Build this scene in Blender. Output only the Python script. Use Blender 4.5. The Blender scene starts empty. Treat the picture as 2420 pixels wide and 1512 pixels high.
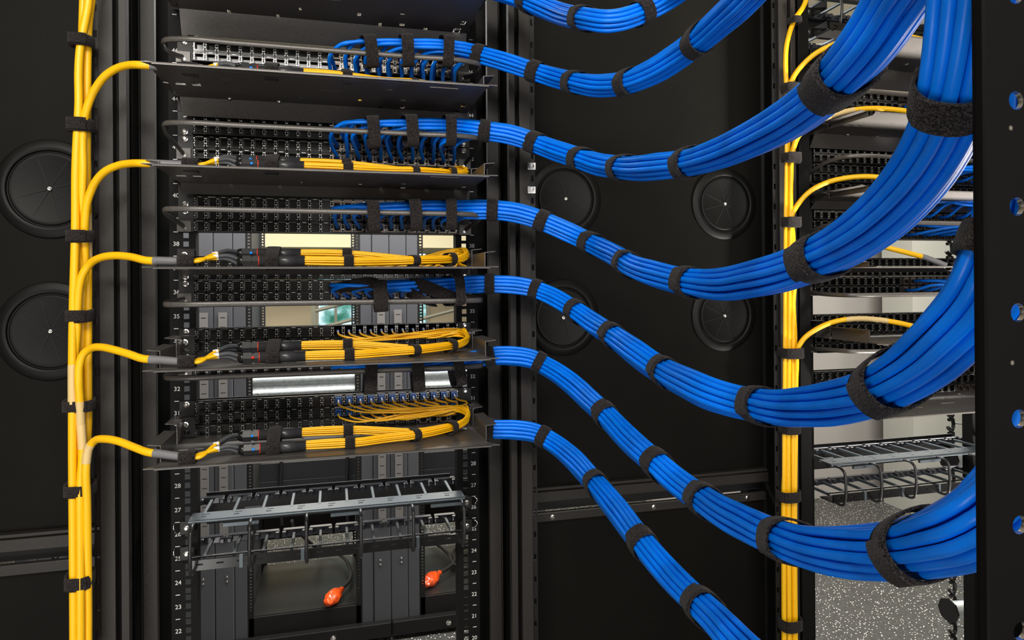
import bpy, math, random
from mathutils import Vector, Matrix, noise
random.seed(7)
SC = bpy.context.scene
COL = SC.collection
V = Vector

# ---------------------------------------------------------------- camera
YAW, PIT, ROL, FPX, CZ, PX, PY = .2584, .0023, -.0071, 1611.7, .058, 1215.9, 663.9
CAM = V((0, -1.371, CZ))
_cy, _sy = math.cos(YAW), math.sin(YAW)
FW = V((_sy*math.cos(PIT), _cy*math.cos(PIT), math.sin(PIT)))
_r0 = V((_cy, -_sy, 0)); _u0 = _r0.cross(FW)
RT = _r0*math.cos(ROL) + _u0*math.sin(ROL)
UP = _u0*math.cos(ROL) - _r0*math.sin(ROL)
cd = bpy.data.cameras.new('camera'); cam = bpy.data.objects.new('camera', cd); COL.objects.link(cam)
M = Matrix((RT, UP, -FW)).transposed().to_4x4(); M.translation = CAM; cam.matrix_world = M
cd.sensor_width = 36; cd.sensor_fit = 'HORIZONTAL'; cd.lens = 36*FPX/2420
cd.shift_x = (1210-PX)/2420; cd.shift_y = (PY-756)/2420; cd.clip_start = .02; cd.clip_end = 60
SC.camera = cam

# ---------------------------------------------------------------- light
w = bpy.data.worlds.new('world'); SC.world = w; w.use_nodes = True
w.node_tree.nodes['Background'].inputs[0].default_value = (.55, .6, .7, 1)
w.node_tree.nodes['Background'].inputs[1].default_value = .05
SC.view_settings.view_transform = 'Standard'; SC.view_settings.look = 'None'
SC.view_settings.exposure = 0.0; SC.view_settings.gamma = 1; SC.view_settings.use_curve_mapping = False
def area(name, loc, target, sx, sy, power, col=(1, 1, 1), spread=180):
    l = bpy.data.lights.new(name, 'AREA'); l.shape = 'RECTANGLE'; l.size = sx; l.size_y = sy
    l.energy = power; l.color = col; l.spread = math.radians(spread)
    o = bpy.data.objects.new(name, l); COL.objects.link(o); o.location = loc
    o.rotation_euler = (V(target)-V(loc)).to_track_quat('-Z', 'Y').to_euler(); return o
LIGHTS = [
    ('aisle_ceiling_light', (-.4, -2.1, 1.22), (.2, 0, -.6), 1.6, .5, 72, (1, .96, .9)),
    ('front_fill_light', (.9, -3.2, .1), (.3, 0, -.1), 1.6, 1.6, 32, (1, .98, .95)),  # added soft fill behind the camera, not a fixture of the aisle
    ('low_front_fill', (-.9, -1.9, -.9), (.0, -.2, .1), .8, .8, 13, (1, .97, .93)),  # added low fill to brighten the shelf undersides
    ('rear_aisle_light', (.1, 1.45, 1.22), (.1, 1.75, -.6), 2.4, .4, 115, (1, .98, .95)),
    ('far_room_light', (0, 4.0, 1.22), (0, 4.2, -1.6), 3.0, 1.0, 100, (1, .95, .85)),
    ('soffit_fill_light', (-2.6, 4.9, -.3), (.2, 6.2, .6), 1.4, 1.4, 10, (1, .96, .84)),  # added out of view to brighten the soffit, not a real window
    ('right_low_fill', (4.8, .3, -1.1), (1.4, -.1, .3), 1.2, 1.0, 55, (1, .96, .9)),  # invented low source lifting the right rack's shelf undersides, no door there
    ('underside_fill_light', (2.0, -1.2, -1.4), (1.42, -.1, .3), .5, .5, 24, (1, .95, .88), 32),  # added narrow fill near the floor, standing in for floor bounce
    ('right_room_light', (3.0, 1.3, 1.22), (3.2, 2.2, -1.6), 1.2, 1.2, 150, (1, .96, .9)),
]
for a in LIGHTS: area(*a)

# ---------------------------------------------------------------- helpers
def ray(x, y): return FW + RT*((x-PX)/FPX) - UP*((y-PY)/FPX)
def aty(x, y, Y): d = ray(x, y); return CAM + d*((Y-CAM.y)/d.y)
def atz(x, y, Z): d = ray(x, y); return CAM + d*((Z-CAM.z)/d.z)
def atd(x, y, D): return CAM + ray(x, y)*D
UH = .04445
def uz(u): return (u-35)*UH

def mat(name, col, rough=.5, metal=0., bump=0., bscale=200., noise_amt=0., nscale=30., coat=0., spec=.5, sheen=0., col2=None, emit=None, estr=0, trans=0.):
    m = bpy.data.materials.new(name); m.use_nodes = True; nt = m.node_tree; b = nt.nodes['Principled BSDF']
    b.inputs['Base Color'].default_value = (*col, 1); b.inputs['Roughness'].default_value = rough
    b.inputs['Metallic'].default_value = metal; b.inputs['Coat Weight'].default_value = coat
    b.inputs['Specular IOR Level'].default_value = spec; b.inputs['Sheen Weight'].default_value = sheen
    b.inputs['Transmission Weight'].default_value = trans
    tc = nt.nodes.new('ShaderNodeTexCoord')
    if noise_amt or col2:
        n = nt.nodes.new('ShaderNodeTexNoise'); n.inputs['Scale'].default_value = nscale; n.inputs['Detail'].default_value = 6
        nt.links.new(tc.outputs['Object'], n.inputs['Vector'])
        r = nt.nodes.new('ShaderNodeValToRGB'); r.color_ramp.elements[0].position = .35; r.color_ramp.elements[1].position = .65
        c2 = col2 or tuple(min(1, c*(1+noise_amt)) for c in col)
        c1 = col if col2 else tuple(c*(1-noise_amt) for c in col)
        r.color_ramp.elements[0].color = (*c1, 1); r.color_ramp.elements[1].color = (*c2, 1)
        nt.links.new(n.outputs['Fac'], r.inputs['Fac']); nt.links.new(r.outputs['Color'], b.inputs['Base Color'])
    if bump:
        n2 = nt.nodes.new('ShaderNodeTexNoise'); n2.inputs['Scale'].default_value = bscale; n2.inputs['Detail'].default_value = 3
        nt.links.new(tc.outputs['Object'], n2.inputs['Vector'])
        bp = nt.nodes.new('ShaderNodeBump'); bp.inputs['Strength'].default_value = bump; bp.inputs['Distance'].default_value = .001
        nt.links.new(n2.outputs['Fac'], bp.inputs['Height']); nt.links.new(bp.outputs['Normal'], b.inputs['Normal'])
    if emit:
        b.inputs['Emission Color'].default_value = (*emit, 1); b.inputs['Emission Strength'].default_value = estr
    return m

BLK = mat('black_powder_coat', (.008, .0076, .0072), .42, 0, .2, 900, .25, 500, spec=.35)
FRAME = mat('black_frame_coat', (.020, .0175, .0155), .5, 0, .2, 900, .3, 600, spec=.35)
PANEL = mat('black_side_panel', (.0040, .0037, .0028), .6, 0, .2, 700, .15, 8, spec=.12)
RUB = mat('black_rubber', (.0028, .0028, .0025), .5, 0, .1, 300, spec=.22)
PLAS = mat('black_plastic', (.018, .018, .019), .3, 0, .1, 200)
RAILM = mat('mounting_rail_coat', (.004, .004, .004), .6, spec=.15)
GLOSS = mat('glossy_black_plastic', (.010, .010, .010), .18)
SHELFM = mat('shelf_coat', (.10, .092, .085), .36, .3, .15, 900, .2, 500)
STEEL = mat('bright_steel', (.75, .73, .70), .22, 1., 0, 0)
CLIP = mat('shield_clip_steel', (.85, .82, .78), .3, 1.)
JACK = mat('jack_nickel', (.17, .14, .12), .35, .9)
GREYM = mat('grey_coated_steel', (.10, .12, .135), .36, .6, .1, 300)
GALV = mat('galvanised_steel', (.85, .90, .92), .45, .85, .1, 60, 0, 60, col2=(.62, .70, .73))
BLUE = mat('blue_cable_jacket', (.0002, .185, .86), .34, 0, .10, 60, .10, 25, spec=.32)
YEL = mat('yellow_cable_jacket', (.96, .52, .003), .42, 0, .05, 80)
YFIB = mat('yellow_fibre_jacket', (1.0, .52, .004), .38)
CREAM = mat('cream_label_sleeve', (.72, .52, .22), .5)
SLEEVE = mat('grey_sleeve', (.17, .17, .18), .45, 0, .1, 200)
LEGG = mat('grey_breakout_tube', (.075, .078, .085), .4)
TUBE = mat('black_gland_tube', (.035, .035, .037), .3)
WHITE = mat('white_print', (.75, .74, .72), .5)
LCB = mat('blue_connector', (.015, .13, .48), .35)
LCD = mat('translucent_boot', (.55, .52, .48), .4)
BDOT = mat('blue_dot', (.01, .22, .75), .4)
RDOT = mat('red_mark', (.6, .03, .01), .4)
RED = mat('red_plastic_wrap', (.92, .085, .010), .22, 0, .8, 90, .3, 60, coat=.4)
CORD = mat('black_cord', (.03, .028, .027), .4)
CAPM = mat('finger_cap_plastic', (.035, .036, .044), .16)
HOLE = mat('dark_recess', (.004, .004, .004), .7)
DKGREY = mat('dark_grey_cabinet', (.03, .032, .037), .45, 0, .05, 300)
MIDGREY = mat('mid_grey_cabinet', (.062, .064, .072), .5, 0, .05, 300)
def velcro():
    m = mat('hook_and_loop_fabric', (.02, .016, .017), .9, 0, 0, 0, sheen=.08, spec=.1)
    nt = m.node_tree; b = nt.nodes['Principled BSDF']; tc = nt.nodes.new('ShaderNodeTexCoord')
    n = nt.nodes.new('ShaderNodeTexNoise'); n.inputs['Scale'].default_value = 900; n.inputs['Detail'].default_value = 4
    nt.links.new(tc.outputs['Object'], n.inputs['Vector'])
    bp = nt.nodes.new('ShaderNodeBump'); bp.inputs['Strength'].default_value = 1; bp.inputs['Distance'].default_value = .0012
    nt.links.new(n.outputs['Fac'], bp.inputs['Height']); nt.links.new(bp.outputs['Normal'], b.inputs['Normal'])
    r = nt.nodes.new('ShaderNodeValToRGB'); r.color_ramp.elements[0].position = .42; r.color_ramp.elements[1].position = .72
    r.color_ramp.elements[0].color = (.004, .0035, .0038, 1); r.color_ramp.elements[1].color = (.065, .054, .052, 1)
    nt.links.new(n.outputs['Fac'], r.inputs['Fac']); nt.links.new(r.outputs['Color'], b.inputs['Base Color'])
    return m
VEL = velcro()

class MB:
    def __init__(s): s.v = []; s.f = []; s.m = []; s.sm = []
    def add(s, vs, fs, m=0, smooth=False):
        o = len(s.v); s.v += [tuple(p) for p in vs]
        for f in fs: s.f.append([i+o for i in f]); s.m.append(m); s.sm.append(smooth)
    def box(s, x0, x1, y0, y1, z0, z1, m=0):
        s.add([(x0,y0,z0),(x1,y0,z0),(x1,y1,z0),(x0,y1,z0),(x0,y0,z1),(x1,y0,z1),(x1,y1,z1),(x0,y1,z1)],
              [(0,3,2,1),(4,5,6,7),(0,1,5,4),(1,2,6,5),(2,3,7,6),(3,0,4,7)], m)
    def obox(s, c, ax, ay, az, m=0):
        c = V(c); vs = [c+ax*i+ay*j+az*k for k in (-1,1) for j in (-1,1) for i in (-1,1)]
        s.add(vs, [(0,2,3,1),(4,5,7,6),(0,1,5,4),(1,3,7,5),(3,2,6,7),(2,0,4,6)], m)
    def tube(s, pts, r, n=8, m=0, cap=True, rad=None, flat=1.0, ref=None):
        pts = [V(p) for p in pts]
        if len(pts) < 2: return
        vs = []; N = len(pts); prev = None
        for i in range(N):
            t = (pts[min(i+1, N-1)]-pts[max(i-1, 0)])
            t = t.normalized() if t.length > 1e-9 else V((0, 0, 1))
            if prev is None:
                a = V(ref) if ref else (V((0, 0, 1)) if abs(t.z) < .9 else V((1, 0, 0)))
            else: a = prev
            a = (a - t*a.dot(t)).normalized(); prev = a; b = t.cross(a)
            rr = rad[i] if rad else r
            for k in range(n):
                an = 2*math.pi*k/n
                vs.append(pts[i]+a*(rr*math.cos(an))+b*(rr*flat*math.sin(an)))
        fs = []
        for i in range(N-1):
            for k in range(n):
                k2 = (k+1) % n; fs.append((i*n+k, i*n+k2, (i+1)*n+k2, (i+1)*n+k))
        s.add(vs, fs, m, True)
        if cap:
            s.add(vs[:n], [tuple(range(n))[::-1]], m); s.add(vs[-n:], [tuple(range(n))], m)
    def plate(s, plane, a0, a1, b0, b1, c0, c1, holes, m=0):
        # plate with rectangular holes; plane 'xy' 'xz' 'yz'; c = thickness axis
        A = sorted(set([a0, a1]+[min(max(t, a0), a1) for h in holes for t in h[:2]]))
        B = sorted(set([b0, b1]+[min(max(t, b0), b1) for h in holes for t in h[2:4]]))
        def P(a, b, c):
            return (a, b, c) if plane == 'xy' else ((a, c, b) if plane == 'xz' else (c, a, b))
        def solid(i, j):
            if i < 0 or j < 0 or i >= len(A)-1 or j >= len(B)-1: return False
            ca = (A[i]+A[i+1])/2; cb = (B[j]+B[j+1])/2
            return not any(h[0] < ca < h[1] and h[2] < cb < h[3] for h in holes)
        for i in range(len(A)-1):
            for j in range(len(B)-1):
                if not solid(i, j): continue
                x0, x1, y0, y1 = A[i], A[i+1], B[j], B[j+1]
                s.add([P(x0,y0,c0),P(x1,y0,c0),P(x1,y1,c0),P(x0,y1,c0)], [(0,1,2,3)], m)
                s.add([P(x0,y0,c1),P(x1,y0,c1),P(x1,y1,c1),P(x0,y1,c1)], [(3,2,1,0)], m)
                if not solid(i-1, j): s.add([P(x0,y0,c0),P(x0,y1,c0),P(x0,y1,c1),P(x0,y0,c1)], [(0,1,2,3)], m)
                if not solid(i+1, j): s.add([P(x1,y0,c0),P(x1,y1,c0),P(x1,y1,c1),P(x1,y0,c1)], [(3,2,1,0)], m)
                if not solid(i, j-1): s.add([P(x0,y0,c0),P(x1,y0,c0),P(x1,y0,c1),P(x0,y0,c1)], [(3,2,1,0)], m)
                if not solid(i, j+1): s.add([P(x0,y1,c0),P(x1,y1,c0),P(x1,y1,c1),P(x0,y1,c1)], [(0,1,2,3)], m)
    def lathe(s, prof, c, axis='y', n=32, m=0, smooth=True):
        # prof: (radius, height along axis); closed ends if radius 0
        c = V(c); vs = []; 
        for r, h in prof:
            for k in range(n):
                a = 2*math.pi*k/n; p, q = r*math.cos(a), r*math.sin(a)
                vs.append(c + (V((p, h, q)) if axis == 'y' else (V((p, q, h)) if axis == 'z' else V((h, p, q)))))
        fs = [(i*n+k, i*n+(k+1) % n, (i+1)*n+(k+1) % n, (i+1)*n+k) for i in range(len(prof)-1) for k in range(n)]
        s.add(vs, fs, m, smooth)
    def build(s, name, mats, parent=None, loc=None, bevel=0):
        me = bpy.data.meshes.new(name); me.from_pydata(s.v, [], s.f)
        if not isinstance(mats, (list, tuple)): mats = [mats]
        for mm in mats: me.materials.append(mm)
        me.polygons.foreach_set('material_index', s.m); me.polygons.foreach_set('use_smooth', s.sm); me.update()
        o = bpy.data.objects.new(name, me); COL.objects.link(o)
        if parent: o.parent = parent; 
        if loc is not None: o.location = loc
        if bevel:
            bv = o.modifiers.new('bevel', 'BEVEL'); bv.width = bevel; bv.segments = 2; bv.limit_method = 'ANGLE'
        return o

def tag(o, label, cat, group=None, kind=None):
    o['label'] = label; o['category'] = cat
    if group: o['group'] = group
    if kind: o['kind'] = kind
    return o
def struct(o, label=None):
    o['kind'] = 'structure'
    if label: o['label'] = label
    return o
CH = {}
def empty(name, loc=(0, 0, 0)):
    o = bpy.data.objects.new(name, None); COL.objects.link(o); o.location = loc; o.empty_display_size = .02; return o
def link_mesh(name, me, parent, loc=(0, 0, 0), scale=None):
    o = bpy.data.objects.new(name, me); COL.objects.link(o); o.parent = parent; o.location = loc
    if scale: o.scale = scale
    return o
def kids():
    d = {}
    for o in bpy.data.objects:
        if o.parent: d.setdefault(o.parent.name, []).append(o)
    return d
def copy_tree(o, parent, K, skip=()):
    c = o.copy(); COL.objects.link(c); c.parent = parent
    for ch in K.get(o.name, []):
        if ch.name.split('.')[0] in skip: continue
        copy_tree(ch, c, K, skip)
    return c

def catmull(P, per=8):
    P = [V(p) for p in P]; out = []
    for i in range(len(P)-1):
        p0 = P[max(i-1, 0)]; p1 = P[i]; p2 = P[i+1]; p3 = P[min(i+2, len(P)-1)]
        # centripetal-ish tangents scaled by chord lengths
        d1 = (p1-p0).length or 1e-6; d2 = (p2-p1).length or 1e-6; d3 = (p3-p2).length or 1e-6
        m1 = (p2-p1)/d2 if i == 0 else ((p2-p1)/d2*d1+(p1-p0)/d1*d2)/(d1+d2)
        m2 = (p2-p1)/d2 if i == len(P)-2 else ((p3-p2)/d3*d2+(p2-p1)/d2*d3)/(d2+d3)
        m1 = m1*d2; m2 = m2*d2
        for k in range(per):
            t = k/per; t2 = t*t; t3 = t2*t
            out.append(p1*(2*t3-3*t2+1)+m1*(t3-2*t2+t)+p2*(-2*t3+3*t2)+m2*(t3-t2))
    out.append(P[-1]); return out
def resample(P, step):
    out = [P[0]]; acc = 0
    for i in range(1, len(P)):
        a = P[i-1]; b = P[i]; L = (b-a).length
        while acc+L >= step:
            t = (step-acc)/L; a = a.lerp(b, t); out.append(a.copy()); L = (b-a).length; acc = 0
        acc += L
    if (out[-1]-P[-1]).length > step*.3: out.append(P[-1])
    return out

def text_mesh(txt, size):
    c = bpy.data.curves.new('txt', 'FONT'); c.body = txt; c.size = size; c.align_x = 'CENTER'; c.align_y = 'CENTER'; c.extrude = .0001
    o = bpy.data.objects.new('txt', c); COL.objects.link(o)
    dg = bpy.context.evaluated_depsgraph_get(); me = bpy.data.meshes.new_from_object(o.evaluated_get(dg))
    bpy.data.objects.remove(o); bpy.data.curves.remove(c)
    me.materials.clear(); me.materials.append(WHITE); return me
NUM = {}
def num_mesh(n):
    if n not in NUM: NUM[n] = text_mesh(str(n), .0110)
    return NUM[n]

# ================================================================= room shell
XC = -.004
def shell():
    f = MB(); f.box(-4, 7, -4, 7.5, -1.70, -1.62)
    fm = mat('speckled_floor', (.1, .1, .1), .45, spec=.3)
    nt = fm.node_tree; b = nt.nodes['Principled BSDF']; tc = nt.nodes.new('ShaderNodeTexCoord')
    vo = nt.nodes.new('ShaderNodeTexVoronoi'); vo.inputs['Scale'].default_value = 75; nt.links.new(tc.outputs['Object'], vo.inputs['Vector'])
    vr = nt.nodes.new('ShaderNodeTexVoronoi'); vr.inputs['Scale'].default_value = 110; nt.links.new(tc.outputs['Object'], vr.inputs['Vector'])
    r = nt.nodes.new('ShaderNodeValToRGB'); cr = r.color_ramp
    cr.elements[0].position = .16; cr.elements[0].color = (.9, .87, .80, 1); cr.elements[1].position = .30; cr.elements[1].color = (.05, .05, .046, 1)
    r2 = nt.nodes.new('ShaderNodeValToRGB'); r2.color_ramp.elements[0].position = .40; r2.color_ramp.elements[0].color = (.0, .0, .0, 1)
    r2.color_ramp.elements[1].position = .5; r2.color_ramp.elements[1].color = (1, 1, 1, 1)
    sep = nt.nodes.new('ShaderNodeSeparateColor'); nt.links.new(vo.outputs['Color'], sep.inputs[0]); nt.links.new(sep.outputs[0], r2.inputs['Fac'])
    mx = nt.nodes.new('ShaderNodeMix'); mx.data_type = 'RGBA'; mx.inputs[6].default_value = (.062, .062, .058, 1)
    nt.links.new(vo.outputs['Distance'], r.inputs['Fac']); nt.links.new(r2.outputs['Color'], mx.inputs[0]); nt.links.new(r.outputs['Color'], mx.inputs[7])
    nt.links.new(mx.outputs[2], b.inputs['Base Color'])
    struct(f.build('floor', fm))
    c = MB(); c.box(-4, 7, -4, 7.5, 1.30, 1.38); struct(c.build('ceiling', mat('ceiling_tile', (.62, .56, .42), .8, 0, .2, 60)))
    WALLC = mat('wall_cream', (.70, .60, .42), .8, 0, .1, 60)
    WALLG = mat('wall_grey', (.30, .28, .26), .8, 0, .1, 60); WALLG2 = mat('wall_green_grey', (.34, .34, .30), .8, 0, .1, 60)
    b = MB(); b.plate('xz', -4, 7, -1.62, 1.30, 7.0, 7.1, [(-.22, 1.13, -.75, .46)]); struct(b.build('wall_back', WALLC))
    sof = MB(); sof.box(-4, 2.4, 5.6, 7.0, .42, 1.30); struct(sof.build('trim_1', mat('soffit_paint', (.75, .68, .46), .8)))
    # window with outdoor greenery beyond the glass
    gl = mat('window_glass', (.9, .95, 1), .02, trans=1.)
    wf = MB(); wf.plate('xz', -.22, 1.13, -.75, .46, 6.98, 7.04, [(-.18, .0, -.71, .42), (.03, .32, -.71, .42), (.36, .70, -.71, .42), (.74, 1.09, -.71, .42)])
    wo = wf.build('window_1', mat('window_frame_paint', (.5, .48, .4), .5)); struct(wo)
    p = MB(); p.box(-.20, 1.11, 7.0, 7.006, -.73, .44); p.build('window_pane', gl, wo)
    em = mat('garden_daylight', (.1, .3, .2), .9); nt = em.node_tree; bb = nt.nodes['Principled BSDF']; tc = nt.nodes.new('ShaderNodeTexCoord')
    n = nt.nodes.new('ShaderNodeTexNoise'); n.inputs['Scale'].default_value = 3.5; n.inputs['Detail'].default_value = 8; nt.links.new(tc.outputs['Object'], n.inputs['Vector'])
    r = nt.nodes.new('ShaderNodeValToRGB'); e = r.color_ramp.elements
    e[0].position = .38; e[0].color = (.02, .12, .08, 1); e[1].position = .58; e[1].color = (.8, .95, 1, 1); x = e.new(.48); x.color = (.14, .34, .30, 1)
    nt.links.new(n.outputs['Fac'], r.inputs['Fac']); nt.links.new(r.outputs['Color'], bb.inputs['Emission Color']); bb.inputs['Emission Strength'].default_value = 1.4
    g = MB(); g.box(-1.5, 3.5, 8.6, 8.9, -1.62, 1.5); tag(g.build('garden_hedge', em), 'sunlit green trees outside the far window', 'trees', kind='stuff')
    # right hand walls beyond the neighbouring rack
    a = MB(); a.box(2.2, 4.40, 3.12, 3.22, -1.62, 1.30); struct(a.build('wall_right_rear', WALLG))
    a = MB(); a.box(4.0, 7.0, 2.62, 2.90, -1.62, 1.30); struct(a.build('wall_right', WALLG2))
    a = MB(); a.box(3.03, 3.07, 3.085, 3.125, -1.62, 1.30); struct(a.build('trim_2', HOLE))
    a = MB(); a.box(-4.1, -4, -4, 7.5, -1.62, 1.3); struct(a.build('wall_left', WALLG))
    a = MB(); a.box(-4, 7, -4.1, -4, -1.62, 1.3); struct(a.build('wall_front', WALLG))
    a = MB(); a.box(7, 7.1, -4, 7.5, -1.62, 1.3); struct(a.build('wall_far_right', WALLG))
shell()

# ================================================================= equipment rack (frame, rails)
ZB, ZT = -1.55, .80
def make_rack(label):
    root = empty('equipment_rack', (XC, 0, ZB)); tag(root, label, 'rack', 'rack frames in the row')
    def z(v): return v-ZB
    for sd in (-1, 1):
        u = MB()
        for xa, xb, ya, yb, mi in ((.360, .382, -.07, -.052, 0), (.339, .351, -.07, -.052, 0), (.310, .333, -.006, .008, 0), (.3335, .3345, -.012, .0, 0), (.29, .385, .055, .085, 1), (.348, .3605, -.052, .055, 1)):
            x0, x1 = sorted((xa*sd, xb*sd)); u.box(x0, x1, ya, yb, z(ZB), z(ZT), mi)
        u.build('upright', [FRAME, RAILM], root, bevel=.001)
        st = MB(); holes = []
        k = 0
        while ZB+.03+k*.0445 < ZT-.02:
            zz = z(ZB+.03+k*.0445); holes.append((.386, .391, zz, zz+.012)); k += 1
        hs = [(min(a*sd, b*sd), max(a*sd, b*sd), c, d) for a, b, c, d in holes]
        st.plate('xz', min(.3825*sd, .394*sd), max(.3825*sd, .394*sd), z(ZB), z(ZT), -.062, -.059, hs)
        st.build('slotted_angle', BLK, root)
        rl = MB(); hs = []
        cx = .260*sd
        for uu in range(15, 49):
            for dz in (-.0159, 0, .0159):
                zz = z(uz(uu)+dz); hs.append((cx-.0048, cx+.0048, zz-.0048, zz+.0048))
        x0, x1 = sorted((.288*sd, .246*sd))
        rl.plate('xz', x0, x1, z(uz(14.5)), z(uz(48.5)), 0, .0025, hs)
        xi = .246*sd; rl.box(min(xi, xi-.0025*sd), max(xi, xi-.0025*sd), 0, .03, z(uz(14.5)), z(uz(48.5)))
        # tick marks at unit boundaries
        ro = rl.build('mounting_rail', RAILM, root)
        tk = MB()
        for uu in range(18, 49):
            zz = z(uz(uu-.5)); xa, xb = sorted(((.2735)*sd, (.281)*sd)); tk.box(xa, xb, -.0004, -.0001, zz-.0006, zz+.0006)
        tk.build('unit_marks', WHITE, ro)
        for uu in range(19, 47):
            t = link_mesh('unit_number', num_mesh(uu), ro, (.2765*sd, -.0004, z(uz(uu))))
            t.rotation_euler = (math.pi/2, 0, 0)
    for yy, zz in ((.1, ZB), (.1, ZT-.04)):
        b = MB(); b.box(-.37, .37, .04, .084, z(zz), z(zz)+.04); b.build('cross_member', FRAME, root)
    # rear posts of the frame
    return root
rackA = make_rack('near black equipment rack full of shelves, with white unit numbers')

# ---------------------------------------------------------------- port meshes
PP = .0204   # port pitch
def port_mesh(kind):
    b = MB(); h = UH/2-.0006; w2 = PP/2
    # bezel with aperture
    b.plate('xz', -w2+.0006, w2-.0006, -h/2, h/2, -.004, .0, [(-.0068, .0068, -.0075, .0065)], 0)
    b.box(-.0072, .0072, .006, .007, -.0085, .0072, 0)
    b.box(-.0072, -.0068, 0, .007, -.0080, .0070, 0); b.box(.0068, .0072, 0, .007, -.0080, .0070, 0)
    b.box(-.0072, .0072, 0, .007, .0065, .0070, 0); b.box(-.0072, .0072, 0, .007, -.0080, -.0075, 0)
    # spring shield fingers zig-zag down both sides and along the top
    for sd in (-1, 1):
        for q in range(4):
            zz = -.0075+q*.0045
            b.obox((sd*(.0084+(.0005 if q % 2 else -.0003)), -.0046, zz), V((.00045, 0, .00025*sd)), V((0, .0006, 0)), V((-.0005*sd*(1 if q % 2 else -1), 0, .0011)), 1)
    if kind == 'blank':
        b.obox((0, -.0046, .0088), V((.0062, 0, 0)), V((0, .0007, 0)), V((0, -.0003, .0005)), 1)
    if kind == 'dim':
        b.obox((0, -.0046, .0088), V((.0035, 0, 0)), V((0, .0007, 0)), V((0, 0, .0003)), 1)
    if kind == 'jack':
        b.plate('xz', -.0078, .0078, -.0085, .0088, -.010, -.004, [(-.0055, .0055, -.0060, .0030)], 2)
        b.box(-.0060, .0060, -.004, .0, -.0065, .0035, 3)
        b.obox((0, -.0105, .0062), V((.0068, 0, 0)), V((0, .0012, 0)), V((0, 0, .0016)), 2)
        for sd in (-1, 1): b.obox((sd*.0062, -.0108, -.002), V((.0006, 0, 0)), V((0, .0008, 0)), V((sd*.0015, 0, .0035)), 2)
    me = bpy.data.meshes.new('port_'+kind); me.from_pydata(b.v, [], b.f)
    for mm in (GLOSS, CLIP, JACK, HOLE): me.materials.append(mm)
    me.polygons.foreach_set('material_index', b.m); me.update(); return me
PM = {k: port_mesh(k) for k in ('blank', 'dim', 'jack')}
def screw_mesh():
    b = MB(); b.lathe([(0, -.0035), (.0025, -.0035), (.0028, -.0025), (.0036, -.002), (.0052, -.0015), (.0055, 0)], (0, 0, 0), 'y', 16)
    b.box(-.0022, .0022, -.0038, -.0034, -.0004, .0004)
    me = bpy.data.meshes.new('screw'); me.from_pydata(b.v, [], b.f); me.materials.append(STEEL); me.update(); return me
SCREW = screw_mesh()
PX0 = -11.5*PP   # first port centre relative to rack centre
def port_x(j): return XC + PX0 + j*PP

def patch_panel(u, label, jacks=0, bar=None, barz=None, lower_jacks=None, group='patch panels in the near rack'):
    root = empty('patch_panel', (XC, 0, uz(u))); tag(root, label, 'patch panel', group)
    fr = MB(); h = UH/2-.0004
    ap = (-12*PP-.001, 12*PP+.001, -h+.0018, h-.0018)
    fr.plate('xz', -.2460, .2460, -h, h, -.004, -.0022, [ap])
    for sd in (-1, 1):
        xa, xb = sorted((.246*sd, .272*sd)); fr.plate('xz', xa, xb, -h, h, -.0035, -.0012, [(min(.2605*sd, .2535*sd)-0.0, max(.2605*sd, .2535*sd), -.019, -.0125), ])
    fr.box(-.2455, .2455, -.0215, -.0, -h, -h+.0012); fr.box(-.2455, .2455, -.008, .0, h-.0012, h)
    fr.box(-.246, .246, .02, .022, -h, h)
    fr.build('panel_frame', BLK, root)
    for row in (1, -1):
        nj = jacks if row > 0 else (jacks if lower_jacks is None else lower_jacks)
        for j in range(24):
            k = 'jack' if j >= 24-nj else ('blank' if (j*7+int(u)*3+row) % 5 < 3 else 'dim')
            link_mesh('port', PM[k], root, (PX0+j*PP, -.004, row*UH/4))
    for sd in (-1, 1):
        for dz in (-.0159, .0159): link_mesh('mounting_screw', SCREW, root, (.260*sd, -.0035, dz))
    if barz is not None:
        b = MB(); dz = barz-uz(u)
        z0 = -.012
        P = [(-.262, -.004, z0), (-.268, -.03, z0+(dz-z0)*.35), (-.273, -.105, z0+(dz-z0)*.9), (-.262, -.142, dz), (-.235, -.153, dz)]
        P = P + [(x*.1, -.153, dz) for x in (-1.5, -.8, 0, .8, 1.5)] + [(-x, y, z) for x, y, z in P[::-1]]
        b.tube(resample(catmull(P, 10), .006), .0048, 8, 0, True, flat=.5, ref=(0, 0, 1))
        for sd in (-1, 1):
            b.box(min(.250*sd, .274*sd), max(.250*sd, .274*sd), -.0065, -.004, z0-.010, z0+.010)
        b.build('lacing_bar', SHELFM, root)
    return root

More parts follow.
